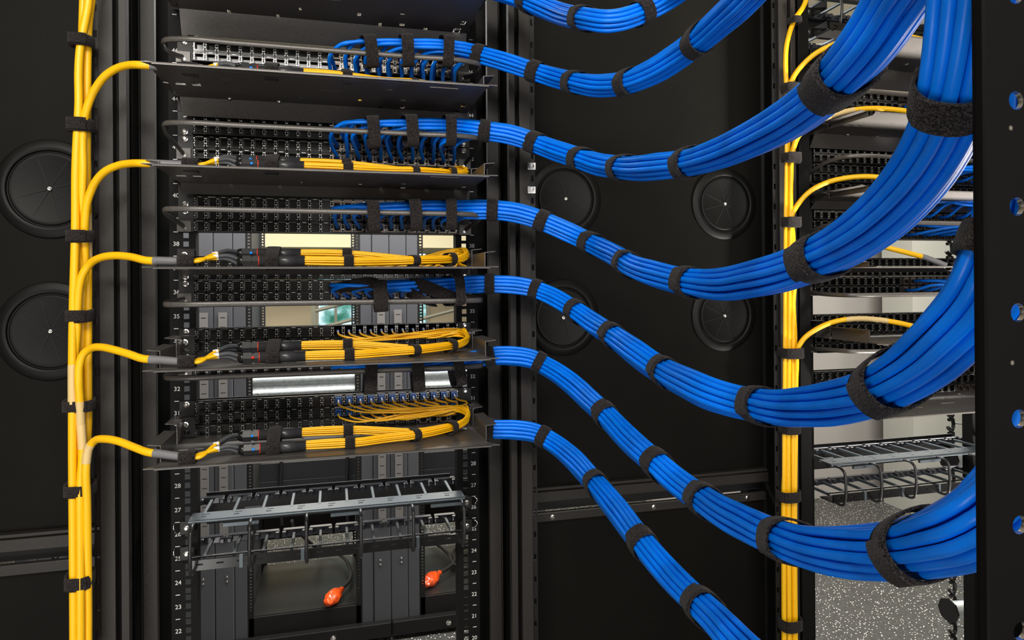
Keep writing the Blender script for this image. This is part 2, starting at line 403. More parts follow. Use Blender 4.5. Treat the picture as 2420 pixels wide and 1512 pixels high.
def bz(px, py): return aty(px, py, -.155).z
PANELS = [
    (46, 12, bz(700, 112), 'copper patch panel of the topmost group, rack unit 46'),
    (45, 12, None, 'copper patch panel directly above the topmost whole fibre shelf'),
    (43, 12, None, 'copper patch panel just under the topmost whole fibre shelf'),
    (42, 12, bz(700, 302), 'copper patch panel at unit number 42 with blue patch leads'),
    (40, 12, None, 'copper patch panel just under the second fibre shelf from the top'),
    (39, 12, bz(700, 498), 'copper patch panel above unit 38 with short curled blue leads'),
    (36, 12, bz(700, 716), 'copper patch panel at unit number 36 behind loose black straps'),
    (33, 12, bz(600, 887), 'copper patch panel above unit 32, mostly behind its shelf'),
    (30, 4, None, 'patch panel at unit number 30 behind the lowest fibre shelf'),
]
for u, j, b_, lab in PANELS: patch_panel(u, lab, j, None, b_)
FP = [(44, 'fibre patch panel behind the topmost whole shelf'), (41, 'fibre patch panel behind the second shelf from the top'),
      (37, 'fibre patch panel behind the eye-level shelf below unit 38'), (34, 'fibre patch panel above the fourth shelf, blue connectors in one row'),
      (31, 'fibre patch panel at unit 31 with two rows of blue connectors')]
for u, lab in FP: patch_panel(u, lab, 0)

# ================================================================= fibre shelves
ZS = {0: .556, 1: .3972, 2: .2427, 3: .0861, 4: -.071, 5: -.2193}
YF = -.232
def holes_for_shelf():
    z1 = ZS[1]; H = []
    for x0, x1, y0, y1 in [(756,808,211,213.5),(756,806,218,221),(1085,1138,204.5,206.5),(655,663,236,242),(708,714,225,229),(846,854,233,238),(846,852,266,270),
                           (946,956,250,254),(1092,1099,246,252),(1003,1008,257,263),(1075,1085,257,266),(896,901,249,256),(579,605,212.5,214),(598,624,258,259.5),
                           (523,541,186,188),(625,644,192,194),(913,927,209,211.5),(947,957,234,236),(538,548,229,235),(493,502,245,249)]:
        a = atz(x0, y0, z1); b = atz(x1, y1, z1)
        H.append((min(a.x, b.x)-XC, max(a.x, b.x)-XC, min(a.y, b.y), max(a.y, b.y)))
    H.append((-.252, -.236, -.128, -.116)); H.append((-.226, -.212, -.128, -.116))
    H.append((.165, .215, -.213, -.209)); H.append((.165, .215, -.202, -.198))
    return [h for h in H if h[2] > YF+.004 and h[3] < -.012]
SH = holes_for_shelf()
SHELF_LAB = {0: 'topmost black fibre shelf, only its underside in view at the top edge',
             1: 'topmost whole fibre shelf, underside lit with tiny bright holes',
             2: 'second fibre shelf from the top, seen from beneath, below unit 42',
             3: 'fibre shelf seen edge-on at eye level between units 38 and 36',
             4: 'fourth fibre shelf down, its cable tray seen slightly from above',
             5: 'lowest fibre shelf with top face showing, above the wire manager'}
def make_shelf(k):
    root = empty('fibre_shelf', (XC, 0, ZS[k])); tag(root, SHELF_LAB[k], 'shelf', 'fibre splice shelves in the near rack')
    b = MB(); b.plate('xy', -.262, .262, YF+.022, -.016, -.0015, 0, SH)
    b.add([(-.277, YF, 0), (.277, YF, 0), (.262, YF+.022, 0), (-.262, YF+.022, 0), (-.277, YF, -.0015), (.277, YF, -.0015), (.262, YF+.022, -.0015), (-.262, YF+.022, -.0015)],
          [(0,1,2,3),(7,6,5,4),(0,4,5,1),(1,5,6,2),(3,7,4,0)])
    b.box(-.262, .262, YF+.021, YF+.022, -.0018, .0003)
    b.box(-.262, .262, YF, YF+.0015, -.0035, .0)
    h = {0: .042, 1: .031, 2: .019, 3: .010, 4: .004, 5: .004}[k]
    b.add([(-.262, -.036, -.0016), (.262, -.036, -.0016), (.262, -.0165, -h), (-.262, -.0165, -h), (-.262, -.034, -.0004), (.262, -.034, -.0004), (.262, -.0160, -h+.001), (-.262, -.0160, -h+.001)],
          [(0,1,2,3),(7,6,5,4),(2,6,7,3)])
    b.build('tray', SHELFM, root)
    for sd in (-1, 1):
        w_ = MB()
        # side wall with stepped top and out-turned flange
        x = .262*sd; o = .018*sd
        def wall(y0, y1, z1a, z1b):
            if sd < 0 and k < 4: z1a = z1b = min(z1a, .010)
            w_.add([(x, y0, 0), (x, y1, 0), (x, y1, z1b), (x, y0, z1a), (x-.0015*sd, y0, 0), (x-.0015*sd, y1, 0), (x-.0015*sd, y1, z1b), (x-.0015*sd, y0, z1a)],
                   [(0,1,2,3),(7,6,5,4),(0,3,7,4),(1,5,6,2),(3,2,6,7)])
            w_.add([(x, y0, z1a), (x, y1, z1b), (x+o, y1, z1b+.002), (x+o, y0, z1a+.002), (x, y0, z1a-.0012), (x, y1, z1b-.0012), (x+o, y1, z1b+.0008), (x+o, y0, z1a+.0008)],
                   [(0,1,2,3),(7,6,5,4),(0,3,7,4),(1,5,6,2),(3,2,6,7)])
        wall(-.195, -.085, .026, .026); wall(-.078, -.008, .036, .036)
        w_.build('side_wall', SHELFM, root)
        br = MB(); xa, xb = sorted((.240*sd, .268*sd)); br.plate('xz', xa, xb, .004, .036, -.034, -.032, [(xa+.009, xb-.009, .009, .016)])
        br.box(xa, xb, -.034, -.008, .0355, .037)
        br.build('mounting_bracket', BLK, root)
        link_mesh('bracket_screw', SCREW, root, (.256*sd, -.034, .026))
    if k == 1:
        for px, py, r in ((543, 232, .0045), (661, 240, .0035), (950, 255, .0028), (1095, 250, .0028), (711, 266, .002), (850, 236, .0024)):
            a = atz(px, py, ZS[1]); b = MB(); b.lathe([(0, -r*.8), (r*.5, -r*.7), (r*.9, -r*.35), (r, 0)], (0, 0, 0), 'z', 16); b.build('glint_dome', STEEL, root, V((a.x-XC, a.y, -.0015)))  # added steel domes whose glints stand in for light points through the tray
    return root
for k in range(6): make_shelf(k)

# ---------------------------------------------------------------- straps
def loop_mb(P, T, n1, n2, a, b, w, th=.0016, sq=3.2, tail=True, jit=0):
    mb = MB(); N = 36; rows = 5; vs = []
    T, n1, n2 = T.normalized(), n1.normalized(), n2.normalized()
    def pt(an, ex, off):
        c, s = math.cos(an), math.sin(an); p = 2/sq
        return (a+ex)*abs(c)**p*(1 if c > 0 else -1), (b+ex)*abs(s)**p*(1 if s > 0 else -1)
    rows_l = [(-.5, 0), (-.5, th), (-.2, th*1.25), (.2, th*1.25), (.5, th), (.5, 0)]
    for f, ex in rows_l:
        for k in range(N):
            an = 2*math.pi*k/N; u, v = pt(an, ex, 0)
            sl = jit*math.sin(an)*w
            vs.append(P+n1*u+n2*v+T*(f*w+sl))
    R = len(rows_l)
    fs = [(i*N+k, i*N+(k+1) % N, ((i+1) % R)*N+(k+1) % N, ((i+1) % R)*N+k) for i in range(R) for k in range(N)]
    mb.add(vs, fs, 0, True)
    if tail:
        # overlapping free end lying on the outside
        vs = []; K = 12
        for k in range(K):
            an = -2.3+k*.12; u, v = pt(an, th*1.3, 0); u2, v2 = pt(an, th*2.4, 0)
            for f in (-.46, .46): vs.append(P+n1*u+n2*v+T*(f*w))
            for f in (.46, -.46): vs.append(P+n1*u2+n2*v2+T*(f*w))
        fs = [(i*4+k, i*4+(k+1) % 4, (i+1)*4+(k+1) % 4, (i+1)*4+k) for i in range(K-1) for k in range(4)]+[(0,1,2,3), ((K-1)*4+3, (K-1)*4+2, (K-1)*4+1, (K-1)*4)]
        mb.add(vs, fs, 0, False)
    return mb

# ================================================================= blue bundles
CD = .00725; BW = .0329
ROWS = []
for r, n in zip(range(-2, 3), (4, 5, 6, 5, 4)):
    for c in range(n): ROWS.append((r*.866, c-(n-1)/2))
def frames(C):
    out = []; prev = None
    for i, p in enumerate(C):
        t = (C[min(i+2, len(C)-1)]-C[max(i-2, 0)]).normalized(); v = (p-CAM).normalized()
        n1 = t.cross(v).normalized()
        if prev is None:
            if n1.z < 0: n1 = -n1
        elif n1.dot(prev) < 0: n1 = -n1
        if prev is not None: n1 = (n1*.5+prev*.5); n1 = (n1-t*n1.dot(t)).normalized()
        prev = n1; out.append((t, n1, n1.cross(t).normalized()))
    return out
def bundle_path(pts):
    # pts: (px, py, thickness px) or (px, py, -Y) with Y given as negative plane marker ('y', Y)
    Q = []
    for p in pts:
        if len(p) == 4: P = aty(p[0], p[1], p[3]); Z = (P-CAM).dot(FW)
        else: Z = FPX*BW/p[2]
        Q.append(V((p[0]/300, p[1]/300, math.log(Z))))
    S = catmull(Q, 14)
    z = [s.z for s in S]
    for _ in range(60): z = [z[0]]+[(z[i-1]+2*z[i]+z[i+1])/4 for i in range(1, len(z)-1)]+[z[-1]]
    P = [atd(s.x*300, s.y*300, math.exp(zz)) for s, zz in zip(S, z)]
    return resample(P, .006)
def nearest(C, px, py):
    best = 0; bd = 1e9
    for i, p in enumerate(C):
        d = p-CAM; zz = d.dot(FW)
        x = PX+FPX*d.dot(RT)/zz; y = PY-FPX*d.dot(UP)/zz
        e = (x-px)**2+(y-py)**2
        if e < bd: bd = e; best = i
    return best
def blue_bundle(label, pts, straps, ports=None, seed=1, wrapbar=6):
    rnd = random.Random(seed)
    C = bundle_path(pts); Fm = frames(C); n = len(C)
    root = empty('blue_cable_bundle', C[n//2]); tag(root, label, 'cable bundle', 'blue network cable bundles'); base = C[n//2]
    sidx = [nearest(C, s[0], s[1]) for s in straps]
    def tight(i):
        d = min([abs(i-k) for k in sidx]+[30]); return 1.0+.10*min(1, d/16)
    order = sorted(range(24), key=lambda k: (-ROWS[k][0], ROWS[k][1]))
    for q in range(24):
        a, b = ROWS[order[q]]; ph = rnd.uniform(0, 6.28); ph2 = rnd.uniform(0, 6.28)
        i0 = 0; lead = []
        if ports:
            j = q//2; row = q % 2
            xx = port_x(12+j); zz = ports[row]
            k = 0
            while k < n-1 and C[k].x < xx+.035+.012*rnd.random(): k += 1
            i0 = k
            t, n1, n2 = Fm[k]
            tgt = C[k]+n1*(a*CD)+n2*(b*CD)
            up_ = tgt.z > zz
            mx = xx-.006+rnd.uniform(-.004, .004)
            lead = [V((xx, -.012, zz)), V((xx, -.034, zz+(.0 if up_ else .002))), V((mx, -.072, zz+(tgt.z-zz)*.30)), V((mx-.004+rnd.uniform(0, .006), -.100, zz+(tgt.z-zz)*.62)),
                    V((mx+.016, -.116, zz+(tgt.z-zz)*.92))]
        path = list(lead)
        for i in range(i0+(2 if lead else 0), n):
            t, n1, n2 = Fm[i]; tw = .22*math.sin(i*.021+seed)
            g = tight(i); w1 = .16*math.sin(i*.045+ph)*(g-1)*12; w2 = .12*math.sin(i*.038+ph2)*(g-1)*12
            aa = a*g+w1*.35; bb = b*g+w2*.35
            aa, bb = aa*math.cos(tw)-bb*math.sin(tw), aa*math.sin(tw)+bb*math.cos(tw)
            path.append(C[i]+n1*(aa*CD)+n2*(bb*CD))
        if lead:
            path = resample(catmull(path[:8], 6), .005)[:-1]+path[8:] if len(path) > 10 else path
        m = MB(); m.tube([p-base for p in path], CD/2*.98, 10)
        m.build('network_cable', BLUE, root)
    for s, k in zip(straps, sidx):
        t, n1, n2 = Fm[k]; wd = s[2] if len(s) > 2 else .020; inrack = len(s) > 3
        tw = .22*math.sin(k*.021+seed); c1 = n1*math.cos(tw)+n2*math.sin(tw); c2 = n2*math.cos(tw)-n1*math.sin(tw)
        P = C[k]-base; A = CD*2.55; B = CD*3.2
        if inrack:
            c1, c2 = n1, n2; sh = .0085; P = P-V((0, .016, sh)); A += sh; B += .014*.9
            mb = loop_mb(P, t, c1, c2, A, B, wd, sq=4.5)
        else: mb = loop_mb(P, t, c1, c2, A, B, wd, sq=2.4, jit=.18*rnd.uniform(-1, 1))
        mb.build('hook_and_loop_tie', VEL, root)
    return root, C, Fm, base

IN = -.115
def I(x, y, Y=IN): return (x, y, 0, Y)
def pz(u, row): return uz(u)+row*UH/4
blue_bundle('topmost blue cable bundle, dipping in from the top edge',
    [I(860,-62),I(960,-62),I(1040,-58),(1090,-47,42),(1160,-27,42),(1215,-10,42),(1265,11,43),(1326,33,45),(1380,44,49),(1444,50,51),(1511,32,50),(1559,8,50),(1620,-35,52),(1700,-95,56),(1850,-240,70)],
    [(1250,5),(1383,45),(1515,28)], seed=1)
blue_bundle('second blue cable bundle from the top, leaving the rack highest',
    [I(800,122),I(830,120),I(871,117),I(985,115),I(1048,116),I(1090,121),(1120,127,41),(1156,136,41.5),(1202,149,42),(1248,164,42.5),(1300,180,43),(1352,193,45),(1417,202,48),(1470,197,50),(1540,170,53),(1590,140,55),(1641,103,58),(1700,51,62),(1755,0,67),(1830,-85,74),(1930,-220,88)],
    [(871,105,.021,1),(956,110,.021,1),(1048,115,.019,1),(1137,132,.019),(1265,167),(1362,194),(1487,190),(1652,92,.021)], (pz(45,1), pz(45,-1)), 2)
blue_bundle('third blue cable bundle from the top, ending in the wide strap top right',
    [I(800,310),I(830,308),I(921,304),I(1009,301),I(1096,303),(1124,306,42),(1170,312,42),(1202,317,42),(1240,328,42),(1279,343,42),(1361,371,45),(1417,388,47),(1483,396,51),(1544,394,56),(1620,385,61),(1681,369,66),(1772,332,76),(1885,268,92),(1990,178,108),(2058,98,120),(2122,0,128),(2175,-90,140),(2225,-230,152)],
    [(877,296,.021,1),(967,297,.021,1),(1057,299,.019,1),(1145,306,.019),(1267,335),(1378,375),(1475,393),(1632,382,.019),(1985,172,.036)], (pz(42,1), pz(42,-1)), 3)
blue_bundle('fourth blue cable bundle from the top, sweeping up beside the dark post',
    [I(800,507),I(830,505),I(921,501),I(1009,497),I(1096,496),(1134,495,42),(1180,497,42),(1218,502,42),(1255,512,42),(1320,538,42.5),(1384,568,43),(1445,599,46),(1496,630,51),(1562,652,56),(1623,666,60),(1696,673,65),(1779,661,75),(1835,647,82),(1905,622,90),(1983,585,98),(2070,524,111),(2136,458,120),(2198,372,134),(2237,292,145),(2262,205,154),(2280,100,160),(2292,0,165),(2298,-60,168),(2300,-220,170)],
    [(877,493,.021,1),(972,492,.021,1),(1058,493,.019,1),(1164,496,.020),(1281,517),(1397,575),(1487,627),(1632,667),(1935,606,.024),(2255,208,.019)], (pz(39,1), pz(39,-1)), 4)
b4, C4, F4, base4 = blue_bundle('fifth blue cable bundle from the top, tangled with a loose strap in the rack',
    [I(800,694),I(830,692),I(929,685),I(1000,681),I(1067,675),(1110,672,41),(1177,671,41),(1220,674,41),(1257,681,41),(1300,698,41.5),(1355,731,43),(1400,763,45),(1439,788,47),(1500,832,52),(1568,878,57),(1620,904,62),(1682,931,67),(1735,947,69),(1786,957,72),(1840,964,77),(1917,961,86),(2003,945,100),(2069,922,111),(2158,868,125),(2241,792,142),(2320,696,155),(2364,600,160),(2395,520,160),(2408,400,160),(2412,300,160),(2414,0,160),(2414,-200,162)],
    [(895,687,.024,1),(1067,675,.018,1),(1157,672,.018),(1271,686,.017),(1365,735,.019),(1452,797,.019),(1575,884,.020),(1803,958,.021),(2112,898,.025),(2366,582,.016)], (pz(36,1), pz(36,-1)), 5)
blue_bundle('sixth blue cable bundle from the top, from under the fourth shelf to the lower right',
    [I(800,876),I(830,877),I(900,878),I(1000,873),I(1090,859),(1125,850,41),(1167,841,41),(1210,841,41),(1261,850,41),(1289,865,41),(1320,884,42),(1355,911,43),(1390,943,45),(1421,971,47),(1482,1034,51),(1539,1085,56),(1600,1137,59),(1649,1172,62),(1700,1205,67),(1766,1238,74),(1820,1262,80),(1892,1286,88),(1983,1300,100),(2071,1302,112),(2132,1296,122),(2220,1274,138),(2308,1238,156),(2370,1195,160),(2430,1120,160),(2480,980,158),(2500,700,158),(2505,200,158),(2505,-200,160)],
    [(876,873,.021,1),(985,870,.021,1),(1075,860,.019,1),(1155,847,.018),(1275,857,.017),(1430,980,.019),(1553,1098,.020),(1667,1187,.023),(1868,1278,.024),(2172,1288,.024)], (pz(33,1), pz(33,-1)), 6)
blue_bundle('lowest blue cable bundle, running off the bottom edge',
    [(1152,1013,41),(1164,1014,41),(1220,1016,41),(1264,1023,41),(1294,1038,41),(1352,1082,43),(1402,1137,46),(1460,1207,51),(1506,1268,55),(1590,1366,61),(1646,1420,66),(1692,1464,71),(1738,1512,76),(1820,1592,85)],
    [(1158,1014,.012),(1282,1032,.018),(1413,1150,.020),(1520,1282,.020),(1665,1439,.023)], None, 7)

# loose strap ends around the fifth bundle inside the rack
def ribbon(name, P, width, wdir, parent, base, th=.0015, m=VEL):
    P = resample(catmull([V(p) for p in P], 10), .005); mb = MB(); vs = []
    for i, p in enumerate(P):
        t = (P[min(i+1, len(P)-1)]-P[max(i-1, 0)]).normalized()
        w_ = V(wdir[0]).lerp(V(wdir[1]), i/(len(P)-1)); w_ = (w_-t*w_.dot(t)).normalized(); n_ = t.cross(w_)
        for a, b in ((-1, -1), (1, -1), (1, 1), (-1, 1)): vs.append(p-base+w_*(a*width/2)+n_*(b*th/2))
    L = len(P)
    mb.add(vs, [(i*4+k, i*4+(k+1) % 4, (i+1)*4+(k+1) % 4, (i+1)*4+k) for i in range(L-1) for k in range(4)]+[(3,2,1,0), ((L-1)*4, (L-1)*4+1, (L-1)*4+2, (L-1)*4+3)], 0, True)
    return mb.build(name, m, parent)
ribbon('loose_strap', [aty(800,681,-.10), aty(840,672,-.125), aty(880,668,-.13), aty(905,682,-.13)], .020, [(0,0,1),(0,.2,1)], b4, base4)
ribbon('loose_strap', [aty(968,672,-.125), aty(1000,676,-.14), aty(1040,692,-.15), aty(1080,709,-.14)], .024, [(0,.2,1),(0,-.3,1)], b4, base4)
ribbon('loose_strap', [aty(965,690,-.13), aty(985,700,-.145), aty(1010,712,-.145), aty(1028,716,-.13)], .018, [(0,.2,1),(0,.8,.5)], b4, base4)

# ================================================================= fibre on shelves
def gland(root, P, x1, red, blue, yjit=0):
    # cable gland + tube along x; P = nut left end, x1 = tube right end (world relative to root)
    x0, y, z = P; L = x1-x0; r = .0092
    g = empty('cable_gland', V(P)); g.parent = root
    def T(name, xs, mat_, n=20, smooth=True):
        m = MB(); m.lathe([(0, xs[0][1])]+xs+[(0, xs[-1][1])], (0, 0, 0), 'x', n, 0, smooth); return m.build(name, mat_, g)
    T('dome_cap', [(.0045, -.006), (.0075, -.004), (.0088, .001), (.0088, .004)], GLOSS)
    T('hex_nut', [(.0102, .003), (.0102, .016)], TUBE, 6, False)
    T('collar', [(.0085, .016), (.0085, .020), (.0098, .020), (.0098, .027)], TUBE, 6, False)
    T('red_ring', [(.0088, .027), (.0088, .0285)], RDOT)
    T('tube', [(r, .0285), (r, .052), (r*1.03, .052), (r*1.03, .085), (r, .085), (r, L), (r*.8, L)], TUBE, 24)
    if blue:
        m = MB(); m.lathe([(0, -.0101), (.0022, -.0099), (.0026, -.0085)], (.018, 0, .001), 'y', 12); m.build('blue_marker' if blue == 1 else 'red_marker', BDOT if blue == 1 else RDOT, g)
    return g
FIB_LAB = {0: 'topmost', 1: 'topmost whole', 2: 'second', 3: 'eye-level', 4: 'fourth', 5: 'lowest'}
def fibre_set(k, dx=0, labx='near'):
    rnd = random.Random(40+k); zs = ZS[k]; O = V((dx, 0, zs))
    G1 = V((-.152, -.150, .0235)); G2 = V((-.146, -.189, .0098))
    root = empty('fibre_bundle', O); tag(root, 'bundle of thin yellow fibres with two black glands on the %s shelf' % FIB_LAB[k], 'fibre bundle', 'yellow fibre bundles on shelves')
    gland(root, G1, -.055, 1, 1 if k != 4 else 0); gland(root, G2, -.047, 1, 2 if k == 4 else (1 if k in (1, 2, 5) else 0))
    rows2 = k in (5,)
    for q in range(24):
        g = q//12; s = q % 12; S = (G1 if g == 0 else G2); xe = -.058 if g == 0 else -.050
        an = s*2.399; rr = .0068*math.sqrt((s+.5)/12); oy, oz = rr*math.cos(an), rr*math.sin(an)
        fl = rnd.uniform(-1, 1)
        j = (q % 12) if k < 5 else q//2
        row = 1 if (k < 5 or q % 2 == 0) else -1
        cx = port_x(12+j)-XC+XC; uu = {1: 44, 2: 41, 3: 37, 4: 34, 5: 31, 0: 47}[k]; cz = uz(uu)+row*UH/4-zs
        yA, zA = S.y, S.z
        P = [V((xe-.01, yA+oy*.9, zA+oz*.9)), V((xe+.01, yA+oy, zA+oz)), V((.0, yA+oy*1.15, zA*.97+oz*1.1)), V((.035, yA+oy, zA*.92+oz)),
             V((.085, yA*.6-.160*.4+oy*1.3, max(.003, .013*.4+zA*.5+oz))), V((.140, -.168+(.012 if g == 0 else -.004)+oy*1.1, max(.003, .012+oz))),
             V((.190, -.150+oy*1.2+(.006 if g == 0 else 0), max(.003, .014+oz))), V((.222+oy*.6, -.128+oy*.8, .016+oz)),
             V((.243+oy*.7, -.102+oy, .021+oz+rnd.uniform(0, .006))), V((.240+rnd.uniform(-.006, .006), -.074, .030+oz+rnd.uniform(0, .006)))]
        xm = cx+(.235-cx)*.55
        P += [V((xm+rnd.uniform(-.01, .01), -.058+rnd.uniform(-.008, .004), max(.006, cz*.45+.012+rnd.uniform(-.006, .004)))), V((cx+.016+.008*rnd.random(), -.052, max(.004, cz-.010))), V((cx, -.040, cz-.003)), V((cx, -.033, cz))]
        m = MB(); m.tube(resample(catmull(P, 7), .006), .0018, 6); m.build('fibre', YFIB, root)
        cn = MB(); 
        cn.box(cx-.0058, cx+.0058, -.020, -.004, cz-.0062, cz+.0066, 0); cn.tube([(cx, -.020, cz), (cx, -.024, cz), (cx, -.028, cz)], .003, 8, 0, rad=[.0042, .0034, .0026]); cn.tube([(cx, -.028, cz), (cx, -.037, cz-.001)], .002, 8, 1)
        cn.box(cx-.007, cx+.007, -.0105, -.003, cz+.0070, cz+.0098, 1)
        cn.build('fibre_connector', [LCB, LCD], root)
    for nm, P, a, b, wd, T in [('hook_and_loop_tie', V((-.098, -.169, .0165)), .019, .0145, .021, V((1, 0, 0)))]:
        n1 = V((0, .55, .42)).normalized(); mb = loop_mb(P, V((1, 0, 0)), V((0, .94, .34)).normalized(), V((0, -.34, .94)).normalized(), .0325, .0115, .021, sq=3.4)
        mb.build(nm, VEL, root)
    for P, a, b, T in [((.022, -.150, .022), .0105, .0105, (1, 0, 0)), ((.024, -.187, .0098), .0095, .0095, (1, 0, 0)), ((.135, -.164, .012), .0155, .0085, (1, .35, 0)), ((.203, -.142, .0155), .013, .0105, (1, .7, .1))]:
        T = V(T).normalized(); n2 = V((0, 0, 1)); n1 = T.cross(n2).normalized()
        loop_mb(V(P), T, n1, n2, a+.001, b, .016 if T.y < .1 else .013, th=.0012, sq=2.4).build('hook_and_loop_tie', VEL, root)
    return root
for k in (1, 2, 3, 4, 5): fibre_set(k)

# ================================================================= yellow trunk cables
TR = .0062
def px_path(pts): return [aty(x, y, Y) for x, y, Y in pts]
def trunk(label, P, labels=(), legs=None, r=TR, zs=None, group='yellow trunk cables'):
    root = empty('yellow_trunk_cable', P[-1]); base = P[-1].copy(); tag(root, label, 'cable', group)
    C = resample(catmull(P, 10), .008)
    m = MB(); m.tube([p-base for p in C], r, 14); m.build('jacket', YEL, root)
    for f0, f1 in labels:
        a, b = int(f0*len(C)), int(f1*len(C)); m = MB(); m.tube([p-base for p in C[a:b+1]], r*1.06, 14); m.build('label_sleeve', CREAM, root)
    return root, C, base
A_PX = {
 1: [(338,154,-.185),(303,154,-.170),(271,164,-.155),(246,182,-.145),(229,204,-.135),(214,232,-.125),(204,262,-.12),(198,290,-.115),(195,330,-.112),(196,393,-.112),(194,464,-.11),(196,560,-.10),(196,700,-.095)],
 2: [(340,386,-.185),(311,386,-.170),(279,391,-.155),(250,404,-.145),(229,425,-.135),(214,454,-.125),(205,482,-.12),(201,520,-.115),(201,600,-.10),(203,700,-.09),(203,800,-.085)],
 3: [(352,616,-.20),(310,607,-.18),(268,604,-.16),(237,609,-.145),(213,623,-.13),(196,647,-.125),(187,678,-.122),(184,712,-.12),(182,780,-.115),(176,850,-.115),(178,940,-.11),(180,1050,-.10)],
 4: [(341,848,-.195),(303,836,-.18),(268,826,-.165),(237,820,-.15),(213,824,-.135),(196,838,-.13),(188,860,-.13),(186,901,-.13),(188,936,-.125),(191,1000,-.118),(192,1090,-.11),(192,1200,-.10)],
 5: [(352,1069,-.195),(315,1056,-.18),(278,1042,-.165),(244,1037,-.15),(224,1041,-.135),(210,1058,-.13),(205,1081,-.13),(203,1112,-.13),(205,1170,-.125),(207,1300,-.115),(208,1420,-.11),(208,1560,-.11)],
}
AL = {1: [], 2: [(.42, .52)], 3: [(.38, .46)], 4: [(.33, .40)], 5: [(.28, .34)]}
ORD = {1: 'topmost whole', 2: 'second', 3: 'eye-level', 4: 'fourth', 5: 'lowest'}
for k, pp in A_PX.items():
    P = px_path(pp); lastz = P[-1]
    if k < 5: P = P+[aty(186+5*k, min(1560, pp[-1][1]+250), -.085), aty(186+5*k, 1570, -.085)]
    # continue over the shelf edge to the strap
    zs = ZS[k]; dy = .038 if k < 3 else 0; S = V((-.222, -.214+dy, zs+.0085))
    en = V((-.262, -.213+dy, zs+.0095)); 
    en = P[0].lerp(S, .22); P = [en]+P
    root, C, base = trunk('yellow trunk cable arching onto the %s fibre shelf of the near rack' % ORD[k], P[::-1], [(1-b, 1-a) for a, b in AL[k]])
    # here base = en
    m = MB(); m.tube([V((0, 0, 0)), (P[1]-en)*.35] if False else [p-base for p in [P[1].lerp(en, .6), en, en.lerp(S, .5), en.lerp(S, .9)]], .0068, 14, rad=[.0068, .0068, .0066, .0062]); m.build('grey_sleeve', SLEEVE, root)
    G1 = V((-.152, -.150, zs+.0235)); G2 = V((-.146, -.189, zs+.0098))
    ends = [G1+V((-.006, -.003, .003)), G1+V((-.006, .002, -.004)), G2+V((-.006, 0, .004)), G2+V((-.006, .003, -.004))]
    for q, e in enumerate(ends):
        s0 = en.lerp(S, .85); s1 = S+V((.016, .003*(q-1.5), .001*q))
        mid = s1.lerp(e, .35)+V((0, .002, .004)); bend = s1.lerp(e, .5)+V((0, .001, .005))
        pts = resample(catmull([s0, S, s1, mid, bend], 6), .005); m = MB(); m.tube([p-base for p in pts], .0031, 8); o = m.build('breakout_leg', YEL, root)
        pts2 = resample(catmull([bend, bend.lerp(e, .5)+V((0, 0, .003)), e], 6), .005); m = MB(); m.tube([p-base for p in pts2], .0034, 8); m.build('breakout_tube', LEGG, root)
        c = bend.lerp(mid, .4); m = MB(); m.tube([c-base-V((.004, 0, -.0)), c-base+V((.004, .001, .001))], .0036, 8); m.build('white_marker', WHITE, root)
    mb = loop_mb(S-base+V((0, 0, .0005)), V((1, .05, -.05)), V((0, 1, 0)), V((0, 0, 1)), .0105, .0088, .024, th=.0014, sq=2.4); mb.build('hook_and_loop_tie', VEL, root)

MAIN = [
 ('outer left yellow trunk cable of the left riser, running the full height', [(206,-40,-.115),(209,0,-.115),(202,46,-.115),(196,75,-.115),(189,118,-.115),(186,161,-.115),(186,250,-.115),(183,304,-.115),(179,393,-.115),(178,536,-.115),(176,620,-.118),(173,720,-.118),(171,850,-.12),(171,960,-.12),(171,1050,-.12),(172,1200,-.115),(174,1512,-.115),(174,1570,-.115)], [(.56, .62)]),
 ('inner yellow trunk cable of the left riser, behind the arching ones', [(222,-40,-.10),(216,0,-.10),(209,60,-.10),(207,125,-.10),(206,214,-.10),(205,350,-.095),(206,450,-.09),(208,600,-.09),(208,750,-.09),(208,900,-.09),(208,1000,-.09),(200,1150,-.085),(198,1300,-.08),(198,1570,-.08)], [(.34, .40)]),
 ('yellow trunk cable in the middle of the left riser with a long cream label', [(198,-40,-.085),(197,0,-.085),(194,100,-.085),(190,400,-.085),(190,700,-.08),(188,900,-.10),(192,1010,-.118),(195,1060,-.118),(190,1150,-.12),(190,1300,-.12),(190,1512,-.12),(190,1570,-.12)], [(.63, .69)]),
]
for lab, pp, ls in MAIN: trunk(lab, px_path(pp), ls)
def riser_strap(px, py, Y, wpx, hpx, label, group):
    P = aty(px, py, Y); Z = (P-CAM).dot(FW); a = wpx*Z/FPX/2; 
    mb = loop_mb(V((0, 0, 0)), V((0, 0, 1)), V((1, 0, 0)), V((0, 1, 0)), a, .019, hpx*Z/FPX, th=.0018, sq=2.8, jit=.1)
    o = mb.build('hook_and_loop_strap', VEL, None, P); tag(o, label, 'strap', group)
LS = [(193,99,44,26,'topmost black strap on the left yellow riser'), (191,297,48,30,'black strap on the left riser level with the upper blue-cabled panels'), (190,558,48,28,'black strap on the left riser just above the eye-level cable arch'),
      (189,745,48,28,'black strap on the left riser between the upper and lower grommet'), (187,956,60,26,'ribbed grey-lit strap on the left riser above the lowest cable arch'),
      (190,1153,60,26,'ribbed strap on the left riser just below the lowest cable arch'), (189,1368,54,30,'lowest strap on the left riser, below the cross rail')]
for x, y, w_, h, lab in LS: riser_strap(x, y, -.103, w_, h, lab, 'straps around the left yellow riser')

